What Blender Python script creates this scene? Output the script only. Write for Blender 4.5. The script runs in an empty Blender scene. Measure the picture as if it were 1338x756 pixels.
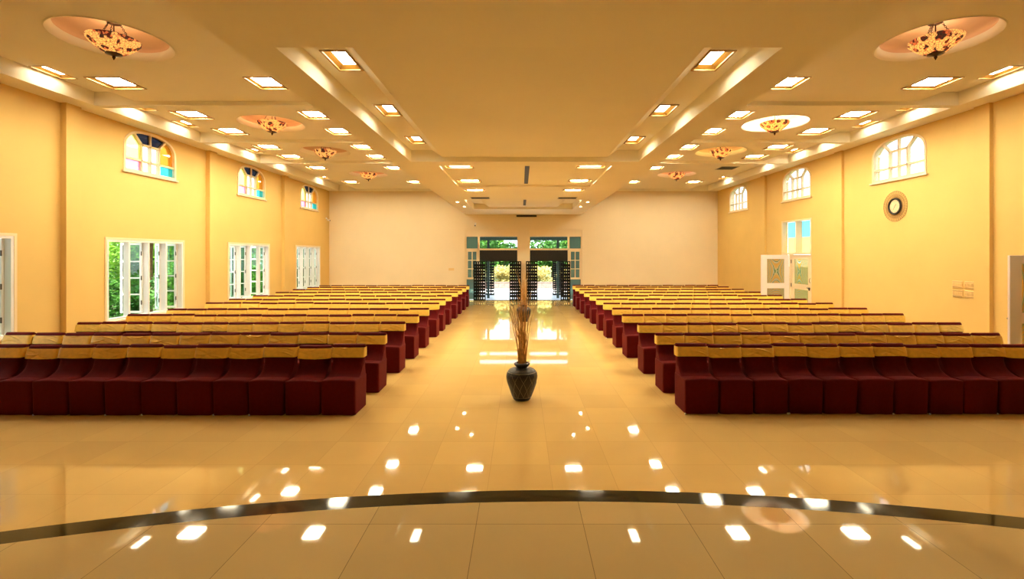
import bpy, bmesh, math, random
from mathutils import Vector, Matrix

random.seed(7)
S = bpy.context.scene
C = S.collection
PI = math.pi

# ------------------------------------------------------------------ room dimensions (metres)
XL, XR = -8.94, 9.15          # inner faces of the side walls
YF, YB = -3.0, 22.1           # wall behind the camera, entrance wall
ZS = 5.09                     # soffit along the walls and under the cross beams
ZC = 5.17                     # ceiling of the side bays
ZT = 5.36                     # raised strip beside the walls
ZD = 4.00                     # underside of the dropped ceiling over the aisle
DL, DR = -2.60, 2.80          # edges of the dropped ceiling
WT = 0.20                     # wall thickness

# ------------------------------------------------------------------ materials
def nodes(m):
    m.use_nodes = True
    nt = m.node_tree
    return nt, nt.nodes, nt.links

def mat(name, col, rough=0.5, metal=0.0, var=0.0, vscale=4.0, bump=0.0, bscale=60.0, spec=0.5, sheen=0.0, coat=0.0):
    m = bpy.data.materials.new(name)
    nt, N, L = nodes(m)
    b = N['Principled BSDF']
    b.inputs['Base Color'].default_value = (*col, 1)
    b.inputs['Roughness'].default_value = rough
    b.inputs['Metallic'].default_value = metal
    b.inputs['Specular IOR Level'].default_value = spec
    if sheen:
        b.inputs['Sheen Weight'].default_value = sheen
        b.inputs['Sheen Tint'].default_value = (.9, .14, .08, 1) if col[0] < .3 else (1, .8, .4, 1); b.inputs['Sheen Roughness'].default_value = .5 if col[0] < .3 else .35
    if coat:
        b.inputs['Coat Weight'].default_value = coat
    tc = N.new('ShaderNodeTexCoord')
    if var:
        n = N.new('ShaderNodeTexNoise'); n.inputs['Scale'].default_value = vscale
        n.inputs['Detail'].default_value = 4
        L.new(tc.outputs['Object'], n.inputs['Vector'])
        r = N.new('ShaderNodeValToRGB')
        r.color_ramp.elements[0].position = 0.3
        r.color_ramp.elements[1].position = 0.7
        r.color_ramp.elements[0].color = (*[max(0, c * (1 - var)) for c in col], 1)
        r.color_ramp.elements[1].color = (*[min(1, c * (1 + var)) for c in col], 1)
        L.new(n.outputs['Fac'], r.inputs['Fac'])
        L.new(r.outputs['Color'], b.inputs['Base Color'])
    if bump:
        n2 = N.new('ShaderNodeTexNoise'); n2.inputs['Scale'].default_value = bscale
        L.new(tc.outputs['Object'], n2.inputs['Vector'])
        bp = N.new('ShaderNodeBump'); bp.inputs['Strength'].default_value = bump
        bp.inputs['Distance'].default_value = 0.01
        L.new(n2.outputs['Fac'], bp.inputs['Height'])
        L.new(bp.outputs['Normal'], b.inputs['Normal'])
    return m

def emit(name, col, strength):
    m = bpy.data.materials.new(name)
    nt, N, L = nodes(m)
    N.remove(N['Principled BSDF'])
    e = N.new('ShaderNodeEmission')
    e.inputs['Color'].default_value = (*col, 1); e.inputs['Strength'].default_value = strength
    L.new(e.outputs[0], N['Material Output'].inputs['Surface'])
    return m

def glass(name, tint, gloss=0.08, diffuse=0.0, dcol=None):
    m = bpy.data.materials.new(name)
    nt, N, L = nodes(m)
    N.remove(N['Principled BSDF'])
    t = N.new('ShaderNodeBsdfTransparent'); t.inputs['Color'].default_value = (*tint, 1)
    g = N.new('ShaderNodeBsdfGlossy'); g.inputs['Roughness'].default_value = 0.03
    mx = N.new('ShaderNodeMixShader'); mx.inputs[0].default_value = gloss
    src = t
    if diffuse:
        d = N.new('ShaderNodeBsdfTranslucent'); d.inputs['Color'].default_value = (*(dcol or tint), 1)
        d2 = N.new('ShaderNodeBsdfDiffuse'); d2.inputs['Color'].default_value = (*(dcol or tint), 1)
        m1 = N.new('ShaderNodeMixShader'); m1.inputs[0].default_value = 0.5
        L.new(d.outputs[0], m1.inputs[1]); L.new(d2.outputs[0], m1.inputs[2])
        m2 = N.new('ShaderNodeMixShader'); m2.inputs[0].default_value = diffuse
        L.new(t.outputs[0], m2.inputs[1]); L.new(m1.outputs[0], m2.inputs[2])
        src = m2
    L.new(src.outputs[0], mx.inputs[1]); L.new(g.outputs[0], mx.inputs[2])
    L.new(mx.outputs[0], N['Material Output'].inputs['Surface'])
    return m

def tile_mat(name, col, pitch, ox, oy, rough, seam=0.0035, dark=0.55, var=0.06):
    m = bpy.data.materials.new(name)
    nt, N, L = nodes(m)
    b = N['Principled BSDF']
    b.inputs['Roughness'].default_value = rough
    b.inputs['Specular IOR Level'].default_value = 0.5
    tc = N.new('ShaderNodeTexCoord')
    sp = N.new('ShaderNodeSeparateXYZ'); L.new(tc.outputs['Object'], sp.inputs[0])
    def mth(op, a, bv=None):
        n = N.new('ShaderNodeMath'); n.operation = op
        for i, v in enumerate((a, bv)):
            if v is None: continue
            if isinstance(v, (int, float)): n.inputs[i].default_value = v
            else: L.new(v, n.inputs[i])
        return n.outputs[0]
    seams, cells = [], []
    for ax, off in (('X', ox), ('Y', oy)):
        q = mth('DIVIDE', mth('SUBTRACT', sp.outputs[ax], off), pitch)
        fl = mth('FLOOR', q)
        fr = mth('SUBTRACT', q, fl)
        d = mth('MINIMUM', fr, mth('SUBTRACT', 1.0, fr))
        seams.append(mth('LESS_THAN', d, seam / pitch))
        cells.append(fl)
    sm = mth('MAXIMUM', seams[0], seams[1])
    cx = N.new('ShaderNodeCombineXYZ'); L.new(cells[0], cx.inputs[0]); L.new(cells[1], cx.inputs[1])
    wn = N.new('ShaderNodeTexWhiteNoise'); wn.noise_dimensions = '3D'
    L.new(cx.outputs[0], wn.inputs['Vector'])
    nz = N.new('ShaderNodeTexNoise'); nz.inputs['Scale'].default_value = 2.5; nz.inputs['Detail'].default_value = 6
    L.new(tc.outputs['Object'], nz.inputs['Vector'])
    mixv = mth('ADD', mth('MULTIPLY', wn.outputs['Value'], 0.5), mth('MULTIPLY', nz.outputs['Fac'], 0.5))
    r = N.new('ShaderNodeValToRGB')
    r.color_ramp.elements[0].position = 0.15; r.color_ramp.elements[1].position = 0.85
    r.color_ramp.elements[0].color = (*[c * (1 - var) for c in col], 1)
    r.color_ramp.elements[1].color = (*[min(1, c * (1 + var)) for c in col], 1)
    L.new(mixv, r.inputs['Fac'])
    mx = N.new('ShaderNodeMixRGB')
    mx.inputs['Color2'].default_value = (*[c * dark for c in col], 1)
    L.new(sm, mx.inputs['Fac']); L.new(r.outputs['Color'], mx.inputs['Color1'])
    L.new(mx.outputs[0], b.inputs['Base Color'])
    bp = N.new('ShaderNodeBump'); bp.inputs['Strength'].default_value = 0.012; bp.inputs['Distance'].default_value = 0.01
    n3 = N.new('ShaderNodeTexNoise'); n3.inputs['Scale'].default_value = 1.6
    L.new(tc.outputs['Object'], n3.inputs['Vector'])
    L.new(n3.outputs['Fac'], bp.inputs['Height']); L.new(bp.outputs['Normal'], b.inputs['Normal'])
    return m

def stained_mat(name):
    m = bpy.data.materials.new(name)
    nt, N, L = nodes(m)
    N.remove(N['Principled BSDF'])
    tc = N.new('ShaderNodeTexCoord')
    sp = N.new('ShaderNodeSeparateXYZ'); L.new(tc.outputs['Object'], sp.inputs[0])
    def mth(op, a, bv=0.0):
        n = N.new('ShaderNodeMath'); n.operation = op
        for i, v in enumerate((a, bv)):
            if isinstance(v, (int, float)): n.inputs[i].default_value = v
            else: L.new(v, n.inputs[i])
        return n.outputs[0]
    u = mth('MULTIPLY', mth('SUBTRACT', sp.outputs[0], .43), 1.9)
    v = mth('SUBTRACT', sp.outputs[2], 1.57)
    hyp = mth('SUBTRACT', mth('MULTIPLY', v, v), mth('MULTIPLY', u, u))
    nz = N.new('ShaderNodeTexNoise'); nz.inputs['Scale'].default_value = 14
    L.new(tc.outputs['Object'], nz.inputs['Vector'])
    fac = mth('FRACT', mth('ADD', mth('MULTIPLY', hyp, 9.0), mth('MULTIPLY', nz.outputs['Fac'], .35)))
    r = N.new('ShaderNodeValToRGB')
    e = r.color_ramp.elements
    e[0].position = 0.0; e[0].color = (.03, .16, .05, 1)
    e[1].position = 1.0; e[1].color = (.85, .9, .92, 1)
    for p, c in ((.10, (.10, .32, .16, 1)), (.18, (.70, .78, .62, 1)), (.30, (.80, .60, .22, 1)), (.72, (.74, .54, .18, 1)), (.82, (.55, .75, .78, 1))):
        n = e.new(p); n.color = c
    L.new(fac, r.inputs['Fac'])
    t = N.new('ShaderNodeBsdfTransparent'); L.new(r.outputs[0], t.inputs['Color'])
    d = N.new('ShaderNodeBsdfDiffuse'); L.new(r.outputs[0], d.inputs['Color'])
    mx = N.new('ShaderNodeMixShader'); mx.inputs[0].default_value = 0.35
    L.new(t.outputs[0], mx.inputs[1]); L.new(d.outputs[0], mx.inputs[2])
    L.new(mx.outputs[0], N['Material Output'].inputs['Surface'])
    return m

def lamp_shade_mat(name):
    """cream glass bricks with red and brown flower patches, lit from inside"""
    m = bpy.data.materials.new(name)
    nt, N, L = nodes(m)
    N.remove(N['Principled BSDF'])
    tc = N.new('ShaderNodeTexCoord')
    v = N.new('ShaderNodeTexVoronoi'); v.inputs['Scale'].default_value = 28
    L.new(tc.outputs['Object'], v.inputs['Vector'])
    nz = N.new('ShaderNodeTexNoise'); nz.inputs['Scale'].default_value = 8.5; nz.inputs['Detail'].default_value = 1.5
    L.new(tc.outputs['Object'], nz.inputs['Vector'])
    sp = N.new('ShaderNodeSeparateColor'); L.new(v.outputs['Color'], sp.inputs[0])
    fl = N.new('ShaderNodeValToRGB')
    e = fl.color_ramp.elements
    e[0].position = 0; e[0].color = (.12, .02, .015, 1); e[1].position = 1; e[1].color = (.55, .10, .03, 1)
    n = e.new(.35); n.color = (.06, .03, .02, 1)
    n = e.new(.6); n.color = (.65, .2, .06, 1)
    fl.color_ramp.interpolation = 'CONSTANT'
    L.new(sp.outputs[0], fl.inputs['Fac'])
    msk = N.new('ShaderNodeValToRGB')
    msk.color_ramp.elements[0].position = .49; msk.color_ramp.elements[1].position = .52
    L.new(nz.outputs['Fac'], msk.inputs['Fac'])
    mix = N.new('ShaderNodeMixRGB')
    mix.inputs['Color1'].default_value = (1.0, .64, .21, 1)
    L.new(msk.outputs[0], mix.inputs['Fac']); L.new(fl.outputs[0], mix.inputs['Color2'])
    ve = N.new('ShaderNodeTexVoronoi'); ve.feature = 'DISTANCE_TO_EDGE'; ve.inputs['Scale'].default_value = 28
    L.new(tc.outputs['Object'], ve.inputs['Vector'])
    ln = N.new('ShaderNodeMath'); ln.operation = 'LESS_THAN'; ln.inputs[1].default_value = 0.045
    L.new(ve.outputs['Distance'], ln.inputs[0])
    mx2 = N.new('ShaderNodeMixRGB'); mx2.inputs['Color2'].default_value = (.10, .05, .02, 1)
    L.new(ln.outputs[0], mx2.inputs['Fac']); L.new(mix.outputs[0], mx2.inputs['Color1'])
    d = N.new('ShaderNodeBsdfTranslucent'); L.new(mx2.outputs[0], d.inputs['Color'])
    d2 = N.new('ShaderNodeBsdfPrincipled'); L.new(mx2.outputs[0], d2.inputs['Base Color']); d2.inputs['Roughness'].default_value = .25
    e1 = N.new('ShaderNodeEmission'); L.new(mx2.outputs[0], e1.inputs['Color']); e1.inputs['Strength'].default_value = 0.42
    m1 = N.new('ShaderNodeMixShader'); L.new(d.outputs[0], m1.inputs[1]); L.new(d2.outputs[0], m1.inputs[2])
    a = N.new('ShaderNodeAddShader'); L.new(m1.outputs[0], a.inputs[0]); L.new(e1.outputs[0], a.inputs[1])
    L.new(a.outputs[0], N['Material Output'].inputs['Surface'])
    return m

def leaf_mat(name, c1, c2, scale=3.0):
    m = bpy.data.materials.new(name)
    nt, N, L = nodes(m)
    b = N['Principled BSDF']
    b.inputs['Roughness'].default_value = 0.55
    tc = N.new('ShaderNodeTexCoord')
    n = N.new('ShaderNodeTexNoise'); n.inputs['Scale'].default_value = scale; n.inputs['Detail'].default_value = 5
    L.new(tc.outputs['Object'], n.inputs['Vector'])
    r = N.new('ShaderNodeValToRGB')
    r.color_ramp.elements[0].position = .35; r.color_ramp.elements[1].position = .65
    r.color_ramp.elements[0].color = (*c1, 1); r.color_ramp.elements[1].color = (*c2, 1)
    L.new(n.outputs['Fac'], r.inputs['Fac']); L.new(r.outputs[0], b.inputs['Base Color'])
    tr = N.new('ShaderNodeBsdfTranslucent'); L.new(r.outputs[0], tr.inputs['Color'])
    mx = N.new('ShaderNodeMixShader'); mx.inputs[0].default_value = .35
    L.new(b.outputs[0], mx.inputs[1]); L.new(tr.outputs[0], mx.inputs[2])
    L.new(mx.outputs[0], N['Material Output'].inputs['Surface'])
    return m

LIGHTCOL = (1.0, 0.87, 0.60)
LIGHT = 112.0
WALLC = (.74, .51, .17)
CEILC = (.96, .91, .77)
M = {
    'wall': mat('wall paint', WALLC, .6, var=.03, vscale=1.2, bump=.05, bscale=90, spec=.3),
    'dome_tan': mat('tan dome interior', (.74, .52, .33), .6, var=.02),  # dome interiors are tan, darker than their rims
    'stagewall': mat('dark unseen wall cutting bounce', (.16, .06, .035), .8, var=.1, vscale=2),  # unseen wall, made dark to cut light bounced onto the chair fronts
    'backwall': mat('entrance wall paint', (.84, .70, .47), .6, var=.02, vscale=1.2, bump=.05, bscale=90, spec=.3),
    'ceil': mat('ceiling paint', CEILC, .7, var=.02, vscale=.8, spec=.2),
    'floor': tile_mat('polished cream tiles', (.67, .455, .165), .6, .29, .05, .035, seam=.002, dark=.78),
    'floor_near': tile_mat('polished beige stone', (.69, .54, .27), .595, .345, .26, .03, seam=.0016, dark=.40, var=.08),
    'band': mat('dark green granite', (.010, .011, .008), .06, var=.5, vscale=40, spec=.16),
    'white': mat('white window paint', (.86, .84, .84), .35),
    'cream': mat('cream frame paint', (.86, .70, .46), .45),
    'doorwhite': mat('white door paint', (.86, .76, .74), .35),
    'glass': glass('window glass', (.93, .96, .96), .07),
    'casement_glass': glass('green tinted window glass', (.50, .64, .56), .06),
    'teal': glass('dark tinted glass', (.30, .42, .38), .10, .5, (.24, .34, .31)),
    'clear': glass('frosted white glass', (.95, .97, 1), .05, .25, (.95, .95, .95)),
    'yellow': glass('yellow glass', (.98, .95, .30), .05, .3),
    'pink': glass('pink glass', (.95, .38, .62), .05, .3),
    'amber': glass('amber glass', (.75, .30, .03), .05, .3),
    'cyan': glass('cyan glass', (.05, .55, .75), .05, .3),
    'navy': glass('dark blue glass', (.004, .007, .014), .03),
    'skyblue': glass('blue stained glass', (.16, .42, .50), .05, .3),
    'gold_glass': glass('golden stained glass', (.75, .50, .18), .05, .3),
    'stained': stained_mat('patterned stained glass'),
    'maroon': mat('maroon stretch fabric', (.080, .0038, .0055), .7, var=.08, vscale=25, bump=.10, bscale=350, spec=.06, sheen=.12),
    'gold': mat('gold satin sash fabric', (.90, .60, .10), .42, var=.08, vscale=18, bump=.06, bscale=300, spec=.4, sheen=.1),
    'black': mat('black lacquer', (.006, .006, .006), .35),
    'blackwood': mat('black lattice wood', (.004, .004, .0035), .6, spec=.15),
    'vent': mat('dark grey vent metal', (.06, .065, .07), .5, .3),
    'ventlight': mat('painted vent frame', (.62, .58, .5), .5),
    'fixture': mat('gold fixture trim', (.42, .25, .07), .4),
    'reflector': mat('gold anodised reflector', (.36, .18, .028), .45, .3),
    'lamp': emit('lit diffuser', LIGHTCOL, LIGHT),
    'lampslim': emit('lit slim diffuser', LIGHTCOL, LIGHT * .24),
    'shade': lamp_shade_mat('leaded flower glass'),
    'bronze': mat('dark bronze', (.07, .035, .015), .4, .8),
    'vase': mat('dark glazed clay', (.007, .0065, .005), .45, var=.5, vscale=30, bump=.3, bscale=60),
    'vaseline': mat('pale vine relief', (.20, .17, .12), .5),
    'branch': mat('dried branch', (.55, .30, .085), .7, var=.3, vscale=20),
    'rattan': mat('woven gold rattan', (.26, .13, .035), .5, var=.3, vscale=30),
    'clockface': mat('cream clock face', (.80, .66, .42), .4),
    'plate': mat('cream switch plate', (.80, .56, .23), .4),
    'steel': mat('brushed steel', (.35, .32, .30), .3, .9),
    'hinge': mat('dark hinge metal', (.08, .06, .05), .4, .7),
    'ground': mat('garden soil and grass', (.07, .10, .03), .9, var=.4, vscale=2),
    'patio': mat('blue grey veranda tiles', (.58, .68, .80), .25, var=.06, vscale=1),
    'path': mat('pale concrete path', (.75, .74, .72), .8, var=.08, vscale=3),
    'kerbwall': mat('brown stone kerb', (.17, .12, .10), .8, var=.3, vscale=8),
    'roof': mat('roof concrete', (.30, .30, .30), .8),
    'vroof': mat('dark teal veranda paint', (.022, .05, .05), .8),  # one even dark teal for the veranda beam and posts
    'leaf': leaf_mat('fresh green leaves', (.035, .14, .012), (.34, .62, .07)),
    'leaf2': leaf_mat('deep green leaves', (.015, .075, .012), (.11, .32, .045)),
    'leaf3': leaf_mat('yellow flowering leaves', (.28, .26, .06), (.85, .72, .30), 6),
    'bark': mat('tree bark', (.16, .10, .06), .9, var=.4, vscale=12, bump=.5, bscale=20),
    'flowerpink': mat('pink blossom', (.75, .15, .30), .6),
    'tip': mat('white plastic foot', (.8, .8, .75), .4),
}

# ------------------------------------------------------------------ mesh helpers
def box(bm, x0, x1, y0, y1, z0, z1, mi=0):
    v = [bm.verts.new((x, y, z)) for z in (z0, z1) for y in (y0, y1) for x in (x0, x1)]
    for f in ((0, 2, 3, 1), (4, 5, 7, 6), (0, 1, 5, 4), (2, 6, 7, 3), (0, 4, 6, 2), (1, 3, 7, 5)):
        bm.faces.new([v[i] for i in f]).material_index = mi

def obox(bm, o, ax, ay, az, mi=0):
    """box from corner o along three edge vectors"""
    o, ax, ay, az = map(Vector, (o, ax, ay, az))
    v = [bm.verts.new(o + ax * i + ay * j + az * k) for k in (0, 1) for j in (0, 1) for i in (0, 1)]
    for f in ((0, 2, 3, 1), (4, 5, 7, 6), (0, 1, 5, 4), (2, 6, 7, 3), (0, 4, 6, 2), (1, 3, 7, 5)):
        bm.faces.new([v[i] for i in f]).material_index = mi

def tube(bm, pts, rad, seg=8, mi=0, closed=False):
    pts = [Vector(p) for p in pts]
    n = len(pts)
    rings = []
    for i, p in enumerate(pts):
        if closed: d = pts[(i + 1) % n] - pts[i - 1]
        else: d = pts[min(i + 1, n - 1)] - pts[max(i - 1, 0)]
        d.normalize()
        up = Vector((0, 0, 1)) if abs(d.z) < .9 else Vector((1, 0, 0))
        a = d.cross(up).normalized(); b = d.cross(a)
        r = rad[i] if isinstance(rad, (list, tuple)) else rad
        rings.append([bm.verts.new(p + (a * math.cos(t) + b * math.sin(t)) * r) for t in [2 * PI * k / seg for k in range(seg)]])
    for i in range(n if closed else n - 1):
        A, B = rings[i], rings[(i + 1) % n]
        for k in range(seg):
            f = bm.faces.new((A[k], A[(k + 1) % seg], B[(k + 1) % seg], B[k])); f.material_index = mi; f.smooth = True
    if not closed:
        bm.faces.new(rings[0][::-1]).material_index = mi
        bm.faces.new(rings[-1]).material_index = mi

def lathe(bm, prof, seg=48, mi=0, c=(0, 0), smooth=True, cap=True):
    rings = []
    for r, z in prof:
        rings.append([bm.verts.new((c[0] + r * math.cos(2 * PI * k / seg), c[1] + r * math.sin(2 * PI * k / seg), z)) for k in range(seg)])
    for A, B in zip(rings, rings[1:]):
        for k in range(seg):
            f = bm.faces.new((A[k], A[(k + 1) % seg], B[(k + 1) % seg], B[k])); f.material_index = mi; f.smooth = smooth
    if cap:
        bm.faces.new(rings[0][::-1]).material_index = mi
        bm.faces.new(rings[-1]).material_index = mi

def obj(name, bm, mats, parent=None, loc=None, bevel=0.0, seg=2, normals=True):
    if normals: bmesh.ops.recalc_face_normals(bm, faces=bm.faces)
    bm.normal_update()
    for e in bm.edges:
        if len(e.link_faces) == 2 and e.calc_face_angle(0) > .9: e.smooth = False
    me = bpy.data.meshes.new(name); bm.to_mesh(me); bm.free()
    for m in (mats if isinstance(mats, (list, tuple)) else [mats]):
        me.materials.append(M[m] if isinstance(m, str) else m)
    o = bpy.data.objects.new(name, me); C.objects.link(o)
    if parent: o.parent = parent
    if loc: o.location = loc
    if bevel:
        b = o.modifiers.new('edge', 'BEVEL'); b.width = bevel; b.segments = seg; b.limit_method = 'ANGLE'
    return o

def tag(o, label, cat, group=None, kind=None):
    o['label'] = label; o['category'] = cat
    if group: o['group'] = group
    if kind: o['kind'] = kind
    return o

def thing(name, label, cat, loc=(0, 0, 0), rz=0, group=None, kind=None):
    e = bpy.data.objects.new(name, None); C.objects.link(e)
    e.empty_display_size = .1
    e.location = loc; e.rotation_euler = (0, 0, rz)
    return tag(e, label, cat, group, kind)

def copy_tree(o, parent=None):
    c = o.copy(); C.objects.link(c)
    if parent is not None: c.parent = parent
    for ch in list(o.children): copy_tree(ch, c)
    return c

ORD = 'first second third fourth fifth sixth seventh eighth ninth tenth eleventh twelfth thirteenth'.split()

# ------------------------------------------------------------------ camera
F = 620.0
cam = bpy.data.cameras.new('camera'); co = bpy.data.objects.new('camera', cam); C.objects.link(co)
co.location = (0, 0, 2.15); co.rotation_euler = (PI / 2, 0, 0)
cam.sensor_width = 36; cam.lens = 36 * F / 1338
cam.shift_x = -12 / 1338; cam.shift_y = -46 / 1338
cam.clip_start = .05; cam.clip_end = 300
S.camera = co

# ------------------------------------------------------------------ floor
HST = .65                     # the stage is raised; its curved granite nosing is the dark band
KS = (2.15 - HST) / 2.15
ARC_C, ARC_R, ARC_W = .394 * KS, 15.4 * KS, .2 * KS
ARC_Y = 4.33 * KS
def arc(x, r): return ARC_Y - ARC_R + math.sqrt(r * r - (x - ARC_C) ** 2)
def slab(name, lo, hi, z0, z1, m, label, cat, xa=XL, xb=XR):
    bm = bmesh.new()
    n = 96
    xs = [xa + (xb - xa) * i / n for i in range(n + 1)]
    V = lambda f, z: [bm.verts.new((x, f(x), z)) for x in xs]
    va, vb, wa, wb = V(lo, z1), V(hi, z1), V(lo, z0), V(hi, z0)
    for i in range(n):
        bm.faces.new((va[i], va[i + 1], vb[i + 1], vb[i])); bm.faces.new((wa[i], wb[i], wb[i + 1], wa[i + 1]))
        bm.faces.new((vb[i], vb[i + 1], wb[i + 1], wb[i])); bm.faces.new((va[i], wa[i], wa[i + 1], va[i + 1]))
    bm.faces.new((va[0], vb[0], wb[0], wa[0])); bm.faces.new((va[n], wa[n], wb[n], vb[n]))
    return tag(obj(name, bm, m), label, cat, kind='structure')
slab('floor', lambda x: YF, lambda x: YB, -.1, 0, 'floor', 'polished cream tile floor under the rows of chairs', 'floor')
slab('stage', lambda x: YF, lambda x: arc(x, ARC_R - ARC_W), 0.0, HST, 'floor_near', 'raised beige stone stage floor inside the dark curved edge', 'stage')
slab('trim_1', lambda x: arc(x, ARC_R - ARC_W), lambda x: arc(x, ARC_R), 0.0, HST, 'band', 'dark curved granite edge along the front of the stage', 'floor trim')

# ------------------------------------------------------------------ walls with openings
def arch_pts(s0, s1, zs, z1, n=20):
    c = (s0 + s1) / 2; a = (s1 - s0) / 2; b = z1 - zs
    out = []
    for i in range(n + 1):
        t = PI - PI * i / n
        ct, st = math.cos(t), math.sin(t)
        e = 2 / 2.3
        out.append((c + a * math.copysign(abs(ct) ** e, ct), zs + b * st ** e))
    return out

def wall(name, s0, s1, z0, z1, to3, rects, arches, m, label):
    """to3(s, z, d) maps wall coordinates and depth (0 room side, WT outside) to the room"""
    bm = bmesh.new()
    holes = [r for r in rects] + [(a[0], a[1], a[2], a[4]) for a in arches]
    ss = sorted({s0, s1, *[h[0] for h in holes], *[h[1] for h in holes]})
    zz = sorted({z0, z1, *[h[2] for h in holes], *[h[3] for h in holes]})
    def inside(s, z): return any(h[0] < s < h[1] and h[2] < z < h[3] for h in holes)
    def face(p2, d): bm.faces.new([bm.verts.new(to3(s, z, d)) for s, z in p2])
    for a, b in zip(ss, ss[1:]):
        for c, d in zip(zz, zz[1:]):
            if not inside((a + b) / 2, (c + d) / 2):
                for dep in (0, WT): face([(a, c), (b, c), (b, d), (a, d)], dep)
    def reveal(path):
        for (a, b), (c, d) in zip(path, path[1:] + path[:1]):
            bm.faces.new([bm.verts.new(to3(*p)) for p in ((a, b, 0), (c, d, 0), (c, d, WT), (a, b, WT))])
    for r in rects: reveal([(r[0], r[2]), (r[1], r[2]), (r[1], r[3]), (r[0], r[3])])
    for a in arches:
        p = arch_pts(a[0], a[1], a[3], a[4])
        reveal([(a[0], a[2])] + p + [(a[1], a[2])])
        for (u, v), (w, x) in zip(p, p[1:]):
            if abs(u - w) < 1e-6: continue
            for dep in (0, WT): face([(u, v), (w, x), (w, a[4]), (u, a[4])], dep)
    reveal([(s0, z0), (s1, z0), (s1, z1), (s0, z1)])
    bmesh.ops.remove_doubles(bm, verts=bm.verts, dist=1e-4)
    return tag(obj(name, bm, m), label, 'wall', kind='structure')

WIN = [(6.05, 8.35), (10.23, 12.53), (14.50, 16.80), (18.85, 21.05)]   # casement windows, left wall
WZ = (.70, 2.47)
ARCH = [(10.66, 12.28), (14.94, 16.56), (19.2, 20.85)]                 # arched windows, both walls
ARCHR = [(10.71, 12.36), (14.97, 16.6), (19.16, 20.82)]
AZ = (4.05, 4.62, 5.06)
AZR = (3.98, 4.58, 5.02)
DOORS = [(6.72, 8.42), (14.95, 16.65)]                                    # double doors, right wall

wall('wall_left', YF, YB + WT, -.1, 6.0, lambda s, z, d: (XL - d, s, z),
     [(a, b, *WZ) for a, b in WIN], [(a, b, *AZ) for a, b in ARCH], 'wall', 'golden cream side wall with casement windows and stained arches')
wall('wall_right', YF, YB + WT, -.1, 6.0, lambda s, z, d: (XR + d, s, z),
     [(a, b, -.05, 3.30) for a, b in DOORS], [(a, b, *AZR) for a, b in ARCHR], 'wall', 'golden cream side wall with clock, doors and white arched windows')
EL, ER = (-2.60, -.14), (.37, 2.83)
wall('wall_back', XL, XR, -.1, 6.0, lambda s, z, d: (s, YB + d, z),
     [(EL[0], EL[1], -.05, 3.29), (ER[0], ER[1], -.05, 3.29)], [], 'backwall', 'pale cream entrance wall at the far end of the hall')
wall('wall_front', XL, XR, -.1, 6.0, lambda s, z, d: (s, YF - d, z), [], [], 'stagewall', 'unseen wall behind the stage, darkened to cut bounce light')  # added behind the camera; its dark tone limits bounce light

PIL = [9.2, 13.45, 17.7]
for side, nm in ((-1, 'left'), (1, 'right')):
    for k, y in enumerate(PIL):
        bm = bmesh.new()
        x = XL if side < 0 else XR
        xa, xb = sorted((x, x - side * (.12 if side < 0 else .07)))
        box(bm, xa, xb, y, y + .32, 0, ZS)
        tag(obj('pilaster', bm, 'wall'), f'shallow cream pilaster on the {nm} wall, {ORD[k]} from the stage', 'pilaster', 'wall pilasters', 'structure')

# ------------------------------------------------------------------ ceiling
DISCS = [6.71, 10.97, 13.95, 17.9]
DXL, DXR = -5.76, 5.86
RD = .71
BEAMS = [(9.38, 9.55), (12.48, 12.62), (15.35, 15.5)]
BAYS = [(YF, 9.38), (9.55, 12.48), (12.62, 15.35), (15.5, YB - .12)]

def quad(bm, *p, mi=0): bm.faces.new([bm.verts.new(q) for q in p]).material_index = mi

def plane_hole(bm, x0, x1, y0, y1, z, cx, cy, r, n=64):
    s = r + .06
    flat(bm, x0, x1, y0, y1, z, [(cx - s, cx + s, cy - s, cy + s)])
    ci, sq = [], []
    for k in range(n):
        t = 2 * PI * k / n; c, q = math.cos(t), math.sin(t)
        ci.append((cx + r * c, cy + r * q, z))
        m = max(abs(c), abs(q)); sq.append((cx + s * c / m, cy + s * q / m, z))
    for k in range(n):
        j = (k + 1) % n
        quad(bm, ci[k], sq[k], sq[j], ci[j])

LY = [8.38, 10.3, 11.68, 13.38, 14.7, 16.6, 19.85]
SIZES = {'sq': (.62, .60), 'mid': (.50, .60), 'nar': (.30, .60), 'cen': (.28, .54), 'wid': (.62, .40)}
def spots(side):
    out = []
    for k, y in enumerate(LY):
        if not (side > 0 and k == 5): out.append(('sq', -7.15 if side < 0 else 7.25, y, k))
        out.append(('mid', -4.5 if side < 0 else 4.7, y, k))
        out.append(('nar', (XL + .69) if side < 0 else (XR - .69), y, k))
    out.append(('nar', (XL + .69) if side < 0 else (XR - .69), 5.6, len(LY)))
    out += [('cen', -1.92 if side < 0 else 2.06, y, k) for k, y in enumerate((5.1, 6.86, 8.63))]
    out += [('wid', -1.34 if side < 0 else 1.51, y, k) for k, y in enumerate((10.2, 12.27, 13.7))]
    return out
HOLES = []
for sd in (-1, 1):
    for kd, x, y, k in spots(sd):
        w_, h_ = SIZES[kd]
        HOLES.append((x - w_ / 2 + .015, x + w_ / 2 - .015, y - h_ / 2 + .015, y + h_ / 2 - .015))

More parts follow.
